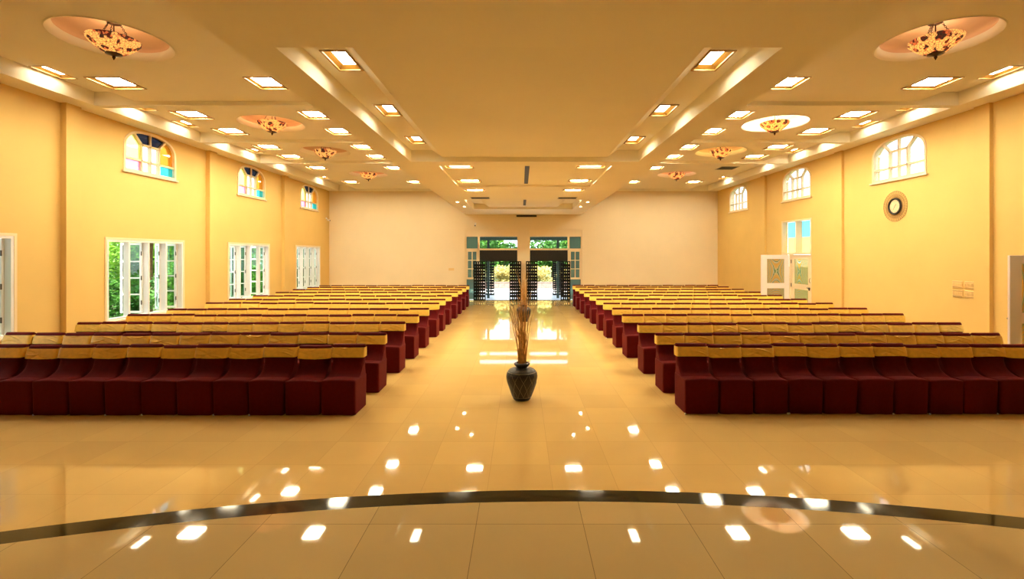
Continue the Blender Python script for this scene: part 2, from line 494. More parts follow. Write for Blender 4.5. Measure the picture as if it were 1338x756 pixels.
def flat(bm, x0, x1, y0, y1, z, extra=()):
    '''flat ceiling field with the openings of the recessed lights (and any extra rectangles) left out'''
    hs = [h for h in HOLES + list(extra) if h[0] > x0 and h[1] < x1 and h[2] > y0 and h[3] < y1]
    xs = sorted({x0, x1, *[h[0] for h in hs], *[h[1] for h in hs]})
    ys_ = sorted({y0, y1, *[h[2] for h in hs], *[h[3] for h in hs]})
    for a, b in zip(xs, xs[1:]):
        for c, d in zip(ys_, ys_[1:]):
            if not any(h[0] < (a + b) / 2 < h[1] and h[2] < (c + d) / 2 < h[3] for h in hs):
                quad(bm, (a, c, z), (b, c, z), (b, d, z), (a, d, z))

bm = bmesh.new()
for side in (-1, 1):
    def px(a): return a if side > 0 else -a
    din = DR if side > 0 else -DL
    xw = XR if side > 0 else -XL
    xi, xs, xt = xw - 1.30, xw - 1.03, xw - .50      # ceiling edge, top of slope, face above soffit
    cxd = DXR if side > 0 else DXL
    for i, (ya, yb) in enumerate(BAYS):
        x0, x1 = sorted((px(din), px(xi)))
        plane_hole(bm, x0, x1, ya, yb, ZC, cxd, DISCS[i], RD)
        quad(bm, (px(xi), ya, ZC), (px(xs), ya, ZT), (px(xs), yb, ZT), (px(xi), yb, ZC))
        x0, x1 = sorted((px(xs), px(xt))); flat(bm, x0, x1, ya, yb, ZT)
        quad(bm, (px(xt), ya, ZT), (px(xt), ya, ZS), (px(xt), yb, ZS), (px(xt), yb, ZT))
        for y in (ya, yb):                             # ends of the bay
            quad(bm, (px(din), y, ZS), (px(xi), y, ZS), (px(xi), y, ZC), (px(din), y, ZC))
            bm.faces.new([bm.verts.new(p) for p in ((px(xi), y, ZS), (px(xt), y, ZS), (px(xt), y, ZT), (px(xs), y, ZT), (px(xi), y, ZC))])
    quad(bm, (px(xt), YF, ZS), (px(xw), YF, ZS), (px(xw), YB, ZS), (px(xt), YB, ZS))
    for ya, yb in BEAMS + [(YB - .12, YB)]:
        quad(bm, (px(din), ya, ZS), (px(xt), ya, ZS), (px(xt), yb, ZS), (px(din), yb, ZS))
    quad(bm, (px(din), YF, ZD), (px(din), YB, ZD), (px(din), YB, ZC + .1), (px(din), YF, ZC + .1))
# dropped ceiling over the aisle
REC = [(4.25, 9.48), (16.1, 19.5)]
RL, RR = -2.20, 2.34
def qz(x0, x1, y0, y1, z): flat(bm, x0, x1, y0, y1, z)
ys = YF
PAN = (9.95, 13.0, -1.72, 1.90)
for k, (ya, yb) in enumerate(REC):
    if k == 0:
        qz(DL, DR, ys, ya, ZD)
    else:
        qz(DL, DR, ys, PAN[0], ZD); qz(DL, PAN[2], PAN[0], PAN[1], ZD); qz(PAN[3], DR, PAN[0], PAN[1], ZD); qz(DL, DR, PAN[1], ya, ZD)
        zp = ZD + .045
        qz(PAN[2], PAN[3], PAN[0], PAN[1], zp)
        for y in PAN[:2]: quad(bm, (PAN[2], y, ZD), (PAN[3], y, ZD), (PAN[3], y, zp), (PAN[2], y, zp))
        for x in PAN[2:]: quad(bm, (x, PAN[0], ZD), (x, PAN[1], ZD), (x, PAN[1], zp), (x, PAN[0], zp))
    il, ir = (RL, RR) if k == 0 else (-1.95, 2.1)
    qz(DL, il, ya, yb, ZD); qz(ir, DR, ya, yb, ZD)
    for xo, sg in ((il, 1), (ir, -1)):
        a, b = xo + sg * .42, xo + sg * .62
        quad(bm, (xo, ya, ZD), (xo, yb, ZD), (xo, yb, ZD + .23), (xo, ya, ZD + .23))
        qz(*sorted((xo, a)), ya, yb, ZD + .23)
        quad(bm, (a, ya, ZD + .23), (b, ya, ZD + .09), (b, yb, ZD + .09), (a, yb, ZD + .23))
        for y in (ya, yb):
            bm.faces.new([bm.verts.new(p) for p in ((xo, y, ZD), (b, y, ZD), (b, y, ZD + .09), (a, y, ZD + .23), (xo, y, ZD + .23))])
    qz(il + .62, ir - .62, ya, yb, ZD + .09)
    for y in (ya, yb): quad(bm, (il + .62, y, ZD), (ir - .62, y, ZD), (ir - .62, y, ZD + .09), (il + .62, y, ZD + .09))
    ys = yb
qz(DL, DR, ys, YB, ZD)
tag(obj('ceiling', bm, 'ceil', normals=False), 'cream plaster ceiling with coffered bays and dropped aisle section', 'ceiling', kind='structure')

bm = bmesh.new(); box(bm, XL - .5, XR + .5, YF - .5, YB + .5, 6.0, 6.2)  # unseen slab, added so no sun leaks into the hall
tag(obj('roof', bm, 'roof'), 'unseen flat roof slab added to keep the sun out', 'roof', kind='structure')

# ------------------------------------------------------------------ pendants in round recesses
def make_dome():
    bm = bmesh.new()
    prof = [(RD + .012, -.004), (RD - .005, -.012), (RD - .02, -.004), (RD - .075, .095), (RD - .045, .10)]
    lathe(bm, prof, 64, cap=False)
    return bm
def make_bowl():
    bm = bmesh.new()
    prof = [(RD - .045, .10), (RD - .045, .14)]
    for i in range(1, 9):
        t = i / 8 * PI / 2
        prof.append(((RD - .045) * math.cos(t) + .004, .14 + .13 * math.sin(t)))
    lathe(bm, prof, 64, cap=False)
    return bm

def make_pendant():
    r = thing('pendant_lamp', '', 'pendant lamp')
    bm = bmesh.new()
    prof = [(.302, .065), (.314, .058), (.310, .03), (.285, -.005), (.215, -.065), (.150, -.110), (.146, -.118), (.115, -.135), (.080, -.150), (.080, -.145), (.14, -.105), (.21, -.055), (.278, .003), (.298, .033), (.302, .065)]
    lathe(bm, prof, 48, cap=False)
    obj('glass_bowl', bm, 'shade', r)
    bm = bmesh.new(); lathe(bm, [(.10, -.142), (.10, -.15), (.06, -.166), (.03, -.172), (.02, -.178)], 24)
    cap = obj('bowl_cap', bm, 'bronze', r)
    bm = bmesh.new(); lathe(bm, [(.012, -.17), (.02, -.185), (.022, -.195), (.012, -.212), (.004, -.23)], 16)
    obj('finial', bm, 'bronze', cap)
    bm = bmesh.new(); tube(bm, [(0, 0, -.15), (0, 0, .29)], .008)
    obj('rod', bm, 'bronze', r)
    bm = bmesh.new(); lathe(bm, [(.085, .298), (.085, .285), (.06, .272), (.02, .265)], 24)
    obj('ceiling_plate', bm, 'bronze', r)
    for k in range(3):
        a = 2 * PI * k / 3 + .5
        p0 = Vector((.075 * math.cos(a), .075 * math.sin(a), .275)); p1 = Vector((.20 * math.cos(a), .20 * math.sin(a), .05))
        bm = bmesh.new()
        n = 10; d = (p1 - p0) / n; dn = d.normalized()
        s1 = dn.cross(Vector((0, 0, 1))).normalized(); s2 = dn.cross(s1)
        for i in range(n):
            c = p0 + d * (i + .5); sd = s1 if i % 2 else s2
            tube(bm, [c + dn * math.cos(t) * d.length * .66 + sd * math.sin(t) * .010 for t in [2 * PI * q / 8 for q in range(8)]], .0036, 5, closed=True)
        obj('chain', bm, 'bronze', r)
    bm = bmesh.new(); lathe(bm, [(.01, -.10), (.032, -.07), (.04, -.03), (.03, 0), (.016, .02), (.014, .05)], 16)
    obj('bulb', bm, 'clear', r)
    return r
PW = {(-1, 0): (4, (1, .68, .42)), (-1, 1): (9, (1, .55, .28)), (-1, 2): (1, (1, .72, .42)), (-1, 3): (5, (1, .55, .32)),
      (1, 0): (6, (1, .72, .48)), (1, 1): (95, (1, .88, .70)), (1, 2): (10, (1, .72, .22)), (1, 3): (8, (1, .58, .38))}
proto = None
dome_me = None
for side, nm in ((-1, 'left'), (1, 'right')):
    for i, y in enumerate(DISCS):
        x = DXL if side < 0 else DXR
        if dome_me is None:
            d = obj('ceiling_rose', make_dome(), 'ceil'); dome_me = d
            obj('dome_interior', make_bowl(), 'dome_tan', d)
        else:
            d = copy_tree(dome_me)
        d.location = (x, y, ZC)
        tag(d, f'round recessed ceiling dome with moulded rim, {nm} side, {ORD[i]} from the stage', 'ceiling recess', 'round ceiling recesses', 'structure')
        if proto is None: p = proto = make_pendant()
        else: p = copy_tree(proto)
        p.location = (x, y, ZC - .045); p.rotation_euler.z = (0 if side < 0 else 1.1) + i * .9
        near = ['nearest the stage', 'second from the stage', 'third from the stage', 'farthest from the stage'][i]
        tag(p, f'flowered leaded-glass bowl pendant in the {nm} ceiling, {near}', 'pendant lamp', 'stained glass pendants')
        l = bpy.data.lights.new('pendant bulb', 'POINT'); l.energy, l.color = PW[(side, i)]
        l.shadow_soft_size = .05
        lo = bpy.data.objects.new('pendant_bulb_light', l); C.objects.link(lo); lo.location = (x, y, ZC + .03)

# ------------------------------------------------------------------ recessed ceiling lights
def make_light(name, wx, wy, dx, dy, dp=.035, lamp='lamp'):
    """wx x wy outer trim, dx x dy lit diffuser"""
    r = thing(name, '', 'ceiling light')
    t = .022
    def ring(bm, ax, ay, bx, by, z0, z1):
        box(bm, -ax, ax, -ay, -by, z0, z1); box(bm, -ax, ax, by, ay, z0, z1)
        box(bm, -ax, -bx, -by, by, z0, z1); box(bm, bx, ax, -by, by, z0, z1)
    ax, ay = wx / 2, wy / 2
    bm = bmesh.new(); ring(bm, ax, ay, ax - t, ay - t, -.012, .004)
    obj('trim', bm, 'fixture', r, bevel=.003)
    bm = bmesh.new()
    bx, by, cx, cy = ax - t + .004, ay - t + .004, dx / 2, dy / 2
    for q in (((-bx, -by), (bx, -by), (cx, -cy), (-cx, -cy)), ((bx, -by), (bx, by), (cx, cy), (cx, -cy)),
              ((bx, by), (-bx, by), (-cx, cy), (cx, cy)), ((-bx, by), (-bx, -by), (-cx, -cy), (-cx, cy))):
        bm.faces.new([bm.verts.new((*q[0], .002)), bm.verts.new((*q[1], .002)), bm.verts.new((*q[2], dp)), bm.verts.new((*q[3], dp))])
    obj('reflector', bm, 'reflector', r)
    bm = bmesh.new(); box(bm, -cx, cx, -cy, cy, dp - .001, dp + .004)
    obj('diffuser', bm, lamp, r)
    bm = bmesh.new(); box(bm, -bx - .01, bx + .01, -by - .01, by + .01, dp + .006, dp + .03)
    obj('housing', bm, 'vent', r)
    return r
LT = {'sq': make_light('ceiling_light', *SIZES['sq'], .40, .36, .022), 'mid': make_light('ceiling_light', *SIZES['mid'], .34, .40, .022),
      'nar': make_light('ceiling_light', *SIZES['nar'], .17, .42, .045, 'lampslim'), 'cen': make_light('ceiling_light', *SIZES['cen'], .14, .42, .045, 'lampslim'),
      'wid': make_light('ceiling_light', *SIZES['wid'], .44, .24, .022)}
used = set()
def place(p, x, y, z, label, group):
    if p.name in used: o = copy_tree(p)
    else: o = p; used.add(p.name)
    o.location = (x, y, z)
    tag(o, label, 'ceiling light', group)
    return o
for side, nm in ((-1, 'left'), (1, 'right')):
    for kd, x, y, k in spots(side):
        z = {'sq': ZC, 'mid': ZC, 'nar': ZT, 'cen': ZD + .23, 'wid': ZD + .045 if y < 13 else ZD}[kd]
        lab = {'sq': f'large square ceiling light, {nm} bay, wall side of the pendants, {ORD[k]} from the stage',
               'mid': f'square ceiling light, {nm} bay, aisle side of the pendants, {ORD[k]} from the stage',
               'nar': f'narrow ceiling light in the raised strip by the {nm} wall, {ORD[k] + " from" if k < len(LY) else "closest to"} the stage',
               'cen': f'slim light in the {nm} edge of the central coffer, {ORD[k]} from the stage',
               'wid': f'wide flat light on the {nm} of the aisle ceiling, {ORD[k]} beyond the coffer'}[kd]
        grp = {'sq': 'square bay lights', 'mid': 'aisle side bay lights', 'nar': 'strip lights by the walls', 'cen': 'central coffer lights', 'wid': 'aisle ceiling lights'}[kd]
        place(LT[kd], x, y, z, lab, grp)
# small round downlights at the far end of the aisle ceiling
dl = thing('downlight', '', 'downlight')
bm = bmesh.new(); lathe(bm, [(.075, 0), (.075, -.012), (.058, -.014), (.055, -.004)], 24, cap=False); obj('trim', bm, 'fixture', dl)
bm = bmesh.new(); lathe(bm, [(.055, -.006), (.055, -.003)], 24); obj('diffuser', bm, 'lamp', dl)
first = True
for side, nm in ((-1, 'left'), (1, 'right')):
    for (ax, y, z, w) in ((2.25, 16.75, ZD, 'outer near'), (2.2, 18.35, ZD, 'outer far'), (1.75, 16.75, ZD + .23, 'inner')):
        o = dl if first else copy_tree(dl); first = False
        o.location = (side * ax + (.1 if side > 0 else 0), y, z)
        tag(o, f'small round downlight at the {nm} end of the far aisle ceiling, {w} one', 'downlight', 'far downlights')

# air vents
def vent(loc, wx, wy, label, cat='air vent', slats_x=True, n=6):
    v = thing('air_vent', label, cat, loc, group='ceiling air vents')
    bm = bmesh.new(); t = .02 if min(wx, wy) > .15 else .006
    ax, ay = wx / 2, wy / 2
    box(bm, -ax, ax, -ay, -ay + t, -.014, 0); box(bm, -ax, ax, ay - t, ay, -.014, 0)
    box(bm, -ax, -ax + t, -ay + t, ay - t, -.014, 0); box(bm, ax - t, ax, -ay + t, ay - t, -.014, 0)
    obj('frame', bm, 'ventlight' if min(wx, wy) > .15 else 'vent', v)
    bm = bmesh.new(); box(bm, -ax + t, ax - t, -ay + t, ay - t, -.004, 0)
    for k in range(n):
        if slats_x:
            y = -ay + t + (wy - 2 * t) * (k + .5) / n; box(bm, -ax + t, ax - t, y - .006, y + .006, -.012, -.004)
        else:
            x = -ax + t + (wx - 2 * t) * (k + .5) / n; box(bm, x - .005, x + .005, -ay + t, ay - t, -.012, -.004)
    obj('grille', bm, 'vent', v)
vent((-1.34, 15.55, ZD), .62, .42, 'dark louvred vent on the left of the aisle ceiling')
vent((1.51, 15.55, ZD), .62, .42, 'dark louvred vent on the right of the aisle ceiling')
vent((7.2, 16.6, ZC), .62, .60, 'grey square vent in the right bay ceiling')
vent((.13, 11.2, ZD + .045), .10, 3.0 - .1, 'long dark slot vent along the middle of the aisle ceiling', slats_x=False, n=2)
vent((.13, 17.6, ZD + .09), .10, 2.3, 'far dark slot vent near the entrance end of the ceiling', slats_x=False, n=2)
v = thing('wall_grille', 'slim dark grille high on the entrance wall between the doors', 'air vent', (.25, YB - .02, 3.93))
bm = bmesh.new(); box(bm, -.47, .47, -.02, .02, -.045, .045); obj('frame', bm, 'vent', v)
bm = bmesh.new()
for k in range(4): box(bm, -.45, .45, -.03, -.02, -.035 + k * .02, -.025 + k * .02)
obj('grille', bm, 'black', v)

# ------------------------------------------------------------------ casement windows, left wall
def leaf_mesh_parts(parent, w, h, hinge_loc, ang, sgn):
    """a casement leaf: white frame with four stacked panes. Local x runs from the hinge along the leaf."""
    e = bpy.data.objects.new('casement', None); C.objects.link(e); e.parent = parent
    e.location = hinge_loc; e.rotation_euler = (0, 0, ang)
    bm = bmesh.new(); t = .02; st = .05
    box(bm, 0, st, -t, t, 0, h); box(bm, w - st, w, -t, t, 0, h)
    box(bm, st, w - st, -t, t, 0, st); box(bm, st, w - st, -t, t, h - st, h)
    for k in (1, 2, 3):
        z = st + (h - 2 * st) * k / 4; box(bm, st, w - st, -t, t, z - .016, z + .016)
    obj('casement_frame', bm, 'white', e)
    bm = bmesh.new(); box(bm, st, w - st, -.003, .003, st, h - st); obj('pane', bm, 'casement_glass', e)
    bm = bmesh.new()
    for z in (.25, h / 2, h - .25): tube(bm, [(0.0, .024, z - .05), (0.0, .024, z + .05)], .012, 8)
    obj('hinge', bm, 'hinge', e)
wl = ['nearest the stage, mostly cut off', 'second from the stage', 'third from the stage', 'farthest, beside the back corner']
for i, (a, b) in enumerate(WIN):
    w = thing(f'window_{i + 1}', f'white four-light casement window in the left wall, {wl[i]}', 'window', (XL, a, WZ[0]), kind='structure')
    W, H, D, T = b - a, WZ[1] - WZ[0], .11, .045
    # local coordinates: x out of the room is negative
    bm = bmesh.new()
    box(bm, -D, .012, 0, W, 0, T); box(bm, -D, .012, 0, W, H - T, H)
    box(bm, -D, .012, 0, T, T, H - T); box(bm, -D, .012, W - T, W, T, H - T)
    obj('window_frame', bm, 'white', w)
    pitch = (W - T) / 4
    for k in (1, 2, 3):
        bm = bmesh.new(); box(bm, -D, .012, k * pitch, k * pitch + T, T, H - T); obj('mullion', bm, 'white', w)
    bm = bmesh.new(); box(bm, 0, .05, -.04, W + .04, -.035, 0); obj('window_sill', bm, 'cream', w, bevel=.005)
    bm = bmesh.new()
    for q in ((-.05, 0, -.0, H + .05), (W, W + .05, 0, H + .05)): box(bm, 0, .018, q[0], q[1], q[2], q[3])
    box(bm, 0, .018, 0, W, H, H + .05); obj('casing', bm, 'cream', w)
    lw, lh = pitch - T - .01, H - 2 * T - .01
    # (hinge side 0 near / 1 far, direction angle of the leaf)
    spec = [[(0, PI), (1, PI), (1, PI - .75), (1, PI)],
            [(0, PI), (1, PI), (1, PI - .75), (1, PI - .03)],
            [(1, PI), (1, PI - .05), (0, PI), (1, PI)],
            [(1, PI), (1, PI), (1, PI), (1, PI)]][i]
    for k, (sd, an) in enumerate(spec):
        y = k * pitch + T + .024 if sd == 0 else (k + 1) * pitch - .024
        leaf_mesh_parts(w, lw, lh, (-D + .005 if 0 else -D - .002, y, T + .005), an, sd)

# ------------------------------------------------------------------ arched windows
def arched(name, a, b, az, side, label, cols):
    x = XL if side < 0 else XR
    w = thing(name, label, 'window', (x, a, 0), kind='structure')
    W = b - a; z0, zs, z1 = az
    def P(s, z, d): return (side * d, s, z)      # d outward from the room
    pts = arch_pts(0, W, zs, z1, 24)
    outer = [(0, z0)] + pts + [(W, z0)]
    t = .055
    c = (W / 2, (z0 + zs) / 2)
    inner = [(t, z0 + t)] + [(W / 2 + (p[0] - W / 2) * (W - 2 * t) / W, zs + (p[1] - zs) * (z1 - zs - t) / (z1 - zs) if p[1] > zs else p[1]) for p in pts] + [(W - t, z0 + t)]
    bm = bmesh.new()
    n = len(outer)
    for i in range(n):
        j = (i + 1) % n
        for d0, d1 in ((-.015, .10),):
            A, B, Ci, Di = outer[i], outer[j], inner[j], inner[i]
            quad(bm, P(*A, d0), P(*B, d0), P(*Ci, d0), P(*Di, d0))
            quad(bm, P(*A, d1), P(*B, d1), P(*Ci, d1), P(*Di, d1))
            quad(bm, P(*Di, d0), P(*Ci, d0), P(*Ci, d1), P(*Di, d1))
            quad(bm, P(*A, d0), P(*B, d0), P(*B, d1), P(*A, d1))
    bmesh.ops.remove_doubles(bm, verts=bm.verts, dist=1e-4)
    obj('window_frame', bm, 'cream', w)
    s1, s2, sc = W * .335, W * .665, W / 2
    zb, zm = z0 + .30 * (z1 - z0), z0 + .68 * (z1 - z0)
    # where the slanted bars meet the arch
    def arch_z(s):
        for (u, v), (q, r) in zip(pts, pts[1:]):
            if u <= s <= q and q > u: return v + (r - v) * (s - u) / (q - u)
        return zs
    e1, e2 = W * .19, W * .81
    ze = arch_z(e1) - .02
    bm = bmesh.new()
    def bar(p, q, hw=.022, d0=0.005, d1=.085):
        p, q = Vector((p[0], p[1])), Vector((q[0], q[1])); d = (q - p).normalized(); nn = Vector((-d.y, d.x)) * hw
        o = p - nn
        obox(bm, P(o.x, o.y, d0), Vector(P(q.x - p.x, q.y - p.y, 0)), Vector(P(2 * nn.x, 2 * nn.y, 0)), (side * (d1 - d0), 0, 0))
    bar((t, zb), (W - t, zb)); bar((s1, z0 + t), (s1, zm)); bar((s2, z0 + t), (s2, zm)); bar((sc, z0 + t), (sc, z1 - t), .014)
    bar((s1 - .02, zm), (s2 + .02, zm)); bar((s1, zm), (e1, ze)); bar((s2, zm), (e2, arch_z(e2) - .02))
    obj('glazing_bars', bm, 'cream', w)
    top = [(u, v - .02) for u, v in pts]
    left_top = [(0.02, zb), (s1, zb), (s1, zm), (e1, ze)] + [p for p in reversed(top) if p[0] < e1]
    right_top = [(s2, zb), (W - .02, zb)] + [p for p in reversed(top) if p[0] > e2] + [(e2, ze), (s2, zm)]
    wedge_l = [(s1, zm), (sc, zm), (sc, z1 - .02)] + [p for p in reversed(top) if e1 < p[0] < sc] + [(e1, ze)]
    wedge_r = [(sc, zm), (s2, zm), (e2, ze)] + [p for p in reversed(top) if sc < p[0] < e2] + [(sc, z1 - .02)]
    polys = [(left_top, 0), ([(.02, z0 + .02), (s1, z0 + .02), (s1, zb), (.02, zb)], 1), (wedge_l, 2), (wedge_r, 2),
             ([(s1, z0 + .02), (s2, z0 + .02), (s2, zm), (s1, zm)], 3), (right_top, 4), ([(s2, z0 + .02), (W - .02, z0 + .02), (W - .02, zb), (s2, zb)], 5)]
    for key, nm in enumerate(('corner', 'low', 'fan', 'centre', 'far', 'end')):
        bm = bmesh.new()
        for pl, mi in polys:
            if mi == key: bm.faces.new([bm.verts.new(P(*p, .05)) for p in pl])
        po = obj('pane', bm, cols[key], w)
        if side < 0 and key != 3: po['label'] = {0: 'yellow pane', 1: 'pink pane', 2: 'dark blue panes', 4: 'amber pane', 5: 'cyan pane'}[key]
    bm = bmesh.new(); xa, xb = sorted((side * .0, -side * .05)); box(bm, xa, xb, -.05, W + .05, z0 - .04, z0); obj('window_sill', bm, 'cream', w, bevel=.006)
where = ['nearest the stage', 'middle one', 'farthest from the stage']
for i, (a, b) in enumerate(ARCH):
    arched(f'window_{5 + i}', a, b, AZ, -1, f'arched stained-glass window high on the left wall, {where[i]}', ('yellow', 'pink', 'navy', 'clear', 'amber', 'cyan'))
for i, (a, b) in enumerate(ARCHR):
    arched(f'window_{8 + i}', a, b, AZR, 1, f'arched white window high on the right wall, {where[i]}', ('clear',) * 6)

# ------------------------------------------------------------------ side doors, right wall
def door_leaf(parent, loc, rz, w, h, m, label=None):
    e = bpy.data.objects.new('door_leaf', None); C.objects.link(e); e.parent = parent; e.location = loc; e.rotation_euler = (0, 0, rz)
    if label: e['label'] = label
    t = .02; st, sr = .16, .11
    zs = [(.14, .98), (1.16, 1.98)]
    bm = bmesh.new()
    box(bm, 0, st, -t, t, 0, h); box(bm, w - sr - .09, w, -t, t, 0, h)
    x0, x1 = st, w - sr - .09
    box(bm, x0, x1, -t, t, 0, zs[0][0]); box(bm, x0, x1, -t, t, zs[0][1], zs[1][0]); box(bm, x0, x1, -t, t, zs[1][1], h)
    obj('leaf_frame', bm, m, e, bevel=.003)
    for za, zb in zs:
        bm = bmesh.new(); box(bm, x0, x1, -.004, .004, za, zb)
        o = obj('stained_pane', bm, 'stained', e)
    bm = bmesh.new()
    tube(bm, [(w - .06, -.02, 1.22), (w - .06, -.05, 1.24), (w - .06, -.06, 1.30), (w - .06, -.05, 1.36), (w - .06, -.02, 1.38)], .009, 8)
    obj('pull_handle', bm, 'hinge', e)
    bm = bmesh.new()
    tube(bm, [(w - .24, -.035, 1.06), (w - .01, -.035, 1.06)], .011, 8)
    box(bm, w - .20, w - .03, -.03, -.02, 1.02, 1.045); box(bm, w - .13, w - .10, -.05, -.02, .98, 1.08)
    obj('bolt', bm, 'hinge', e)
    bm = bmesh.new()
    for z in (.25, 1.1, 1.9): tube(bm, [(0, -.028, z - .06), (0, -.028, z + .06)], .013, 8)
    obj('hinge', bm, 'hinge', e)
    return e
for i, (a, b) in enumerate(DOORS):
    nm = ['near the stage, cut off at the frame edge', 'farther along, below the middle arched window'][i]
    d = thing(f'door_{i + 1}', f'double side door with stained-glass panels in the right wall, {nm}', 'door', (XR, a, 0), kind='structure')
    W = b - a
    bm = bmesh.new(); t = .05
    box(bm, -.012, .12, 0, t, 0, 3.30); box(bm, -.012, .12, W - t, W, 0, 3.30); box(bm, -.012, .12, t, W - t, 3.25, 3.30); box(bm, -.012, .12, t, W - t, 2.14, 2.2)
    obj('door_frame', bm, 'cream', d)
    # blue over yellow glass above the leaves
    bm = bmesh.new()
    box(bm, .0, .19, W / 2 - .025, W / 2 + .025, 2.2, 3.25)
    obj('mullion', bm, 'cream', d)
    bm = bmesh.new(); box(bm, .0, .11, 1.19, 1.25, 0, 2.14); obj('door_post', bm, 'cream', d)
    bm = bmesh.new(); quad(bm, (.185, t, 2.72), (.185, W - t, 2.72), (.185, W - t, 3.25), (.185, t, 3.25)); q = obj('transom_pane', bm, 'skyblue', d); q['label'] = 'blue upper glass'
    bm = bmesh.new(); quad(bm, (.185, t, 2.2), (.185, W - t, 2.2), (.185, W - t, 2.72), (.185, t, 2.72)); q = obj('transom_pane', bm, 'gold_glass', d); q['label'] = 'golden lower glass'
    cw = 1.18
    door_leaf(d, (.06, cw + .005, .01), -PI / 2, cw - .05, 2.12, 'cream', 'closed leaf, shade put into its cream tone')  # shade on the closed leaf is put into its warmer cream colour
    door_leaf(d, (-.02, cw + .06, .01), PI, .95, 2.12, 'doorwhite', 'white leaf standing open')

# ------------------------------------------------------------------ entrance doors in the back wall
for i, (a, b) in enumerate((EL, ER)):
    sd = 'left' if i == 0 else 'right'
    d = thing(f'door_{3 + i}', f'{sd} entrance doorway in the back wall with transom and sidelight', 'door', ((a + b) / 2, YB, 0), kind='structure')
    def X(v): return (v if i == 0 else -v)
    W = b - a; h = W / 2
    # local x, mirrored for the right-hand doorway; sidelight on the outer side
    def bx(bm, x0, x1, y0, y1, z0, z1):
        xa, xb = sorted((X(x0), X(x1))); box(bm, xa, xb, y0, y1, z0, z1)
    bm = bmesh.new()
    bx(bm, -h, -h + .05, .04, .16, 0, 3.29); bx(bm, h - .04, h, .04, .16, 0, 3.29); bx(bm, -h + .05, h - .04, .04, .16, 2.97, 3.29)
    bx(bm, -h + .05, h - .04, .04, .16, 2.34, 2.42); bx(bm, -h + .57, -h + .66, .04, .16, 0, 2.97)
    obj('door_frame', bm, 'cream', d)
    bm = bmesh.new(); bx(bm, -h + .66, h - .04, .08, .09, 2.42, 2.97); obj('transom_pane', bm, 'glass', d)
    bm = bmesh.new(); bx(bm, -h + .05, -h + .57, .08, .09, 2.42, 2.97); obj('corner_pane', bm, 'teal', d)
    bm = bmesh.new()
    x0, x1, z0, z1 = -h + .05, -h + .57, .98, 2.34
    bx(bm, x0, x1, .05, .11, z0, z0 + .09); bx(bm, x0, x1, .05, .11, z1 - .07, z1); bx(bm, x0, x0 + .06, .05, .11, z0 + .09, z1 - .07); bx(bm, x1 - .06, x1, .05, .11, z0 + .09, z1 - .07)
    xm = (x0 + x1) / 2; bx(bm, xm - .02, xm + .02, .05, .11, z0 + .09, z1 - .07)
    for k in (1, 2):
        z = z0 + .09 + (z1 - z0 - .16) * k / 3; bx(bm, x0 + .06, x1 - .06, .06, .10, z - .018, z + .018)
    obj('sidelight_frame', bm, 'cream', d)
    bm = bmesh.new(); bx(bm, x0 + .06, x1 - .06, .078, .082, z0 + .09, z1 - .07); obj('sidelight_pane', bm, 'teal', d)
    bm = bmesh.new(); bx(bm, x0, x1, .078, .09, .05, .98); obj('lower_pane', bm, 'teal', d)
    bm = bmesh.new(); bx(bm, -h + .66, h - .04, .05, .14, 1.83, 2.34)
    for k in range(7): bx(bm, -h + .67, h - .05, .04, .05, 1.86 + k * .068, 1.89 + k * .068)
    obj('shutter_box', bm, 'black', d)
    bm = bmesh.new(); bx(bm, -h + .05, h - .04, -.01, .18, -.02, .012); obj('threshold', bm, 'black', d)

def lattice(name, label, x0, x1, y, z0, z1, nx, nz, group, bw=.0315, feet=True):
    s = thing(name, label, 'lattice screen', ((x0 + x1) / 2, y, z0), group=group)
    w, h = x1 - x0, z1 - z0
    bm = bmesh.new(); t = .018; f = .045
    box(bm, -w / 2, -w / 2 + f, -t, t, 0, h); box(bm, w / 2 - f, w / 2, -t, t, 0, h)
    box(bm, -w / 2 + f, w / 2 - f, -t, t, 0, f + .03); box(bm, -w / 2 + f, w / 2 - f, -t, t, h - f, h)
    obj('screen_frame', bm, 'blackwood', s)
    bm = bmesh.new()
    iw, ih = w - 2 * f, h - 2 * f - .03
    px_, pz = iw / nx, ih / nz
    for k in range(1, nx):
        x = -w / 2 + f + k * px_; box(bm, x - bw, x + bw, -.010, .010, f + .03, h - f)
    for k in range(1, nz):
        z = f + .03 + k * pz; wd = pz * (.375 if k % 4 else .43); box(bm, -w / 2 + f, w / 2 - f, -.012, .012, z - wd, z + wd)
    obj('lattice', bm, 'blackwood', s)
LG = 'black lattice screens by the entrance'
lattice('lattice_screen', 'black pierced lattice screen left of the left entrance opening', -2.20, -1.64, 21.9, .005, 1.83, 5, 12, LG)
lattice('lattice_screen', 'black pierced lattice screen right of the left entrance opening', -.54, 0.0, 21.9, .005, 1.83, 5, 12, LG)
lattice('lattice_screen', 'black pierced lattice screen left of the right entrance opening', .22, .75, 21.9, .005, 1.83, 5, 12, LG)
lattice('lattice_screen', 'black pierced lattice screen right of the right entrance opening', 1.82, 2.27, 21.9, .005, 1.83, 4, 12, LG)
lattice('lattice_gate', 'narrow fretwork gate leaf outside the left entrance', -1.86, -1.42, 25.0, 0, 1.8, 3, 12, 'fretwork gates outside', bw=.03)
lattice('lattice_gate', 'narrow fretwork gate leaf outside the right entrance', 1.66, 2.2, 25.0, 0, 1.8, 4, 16, 'fretwork gates outside', bw=.03)

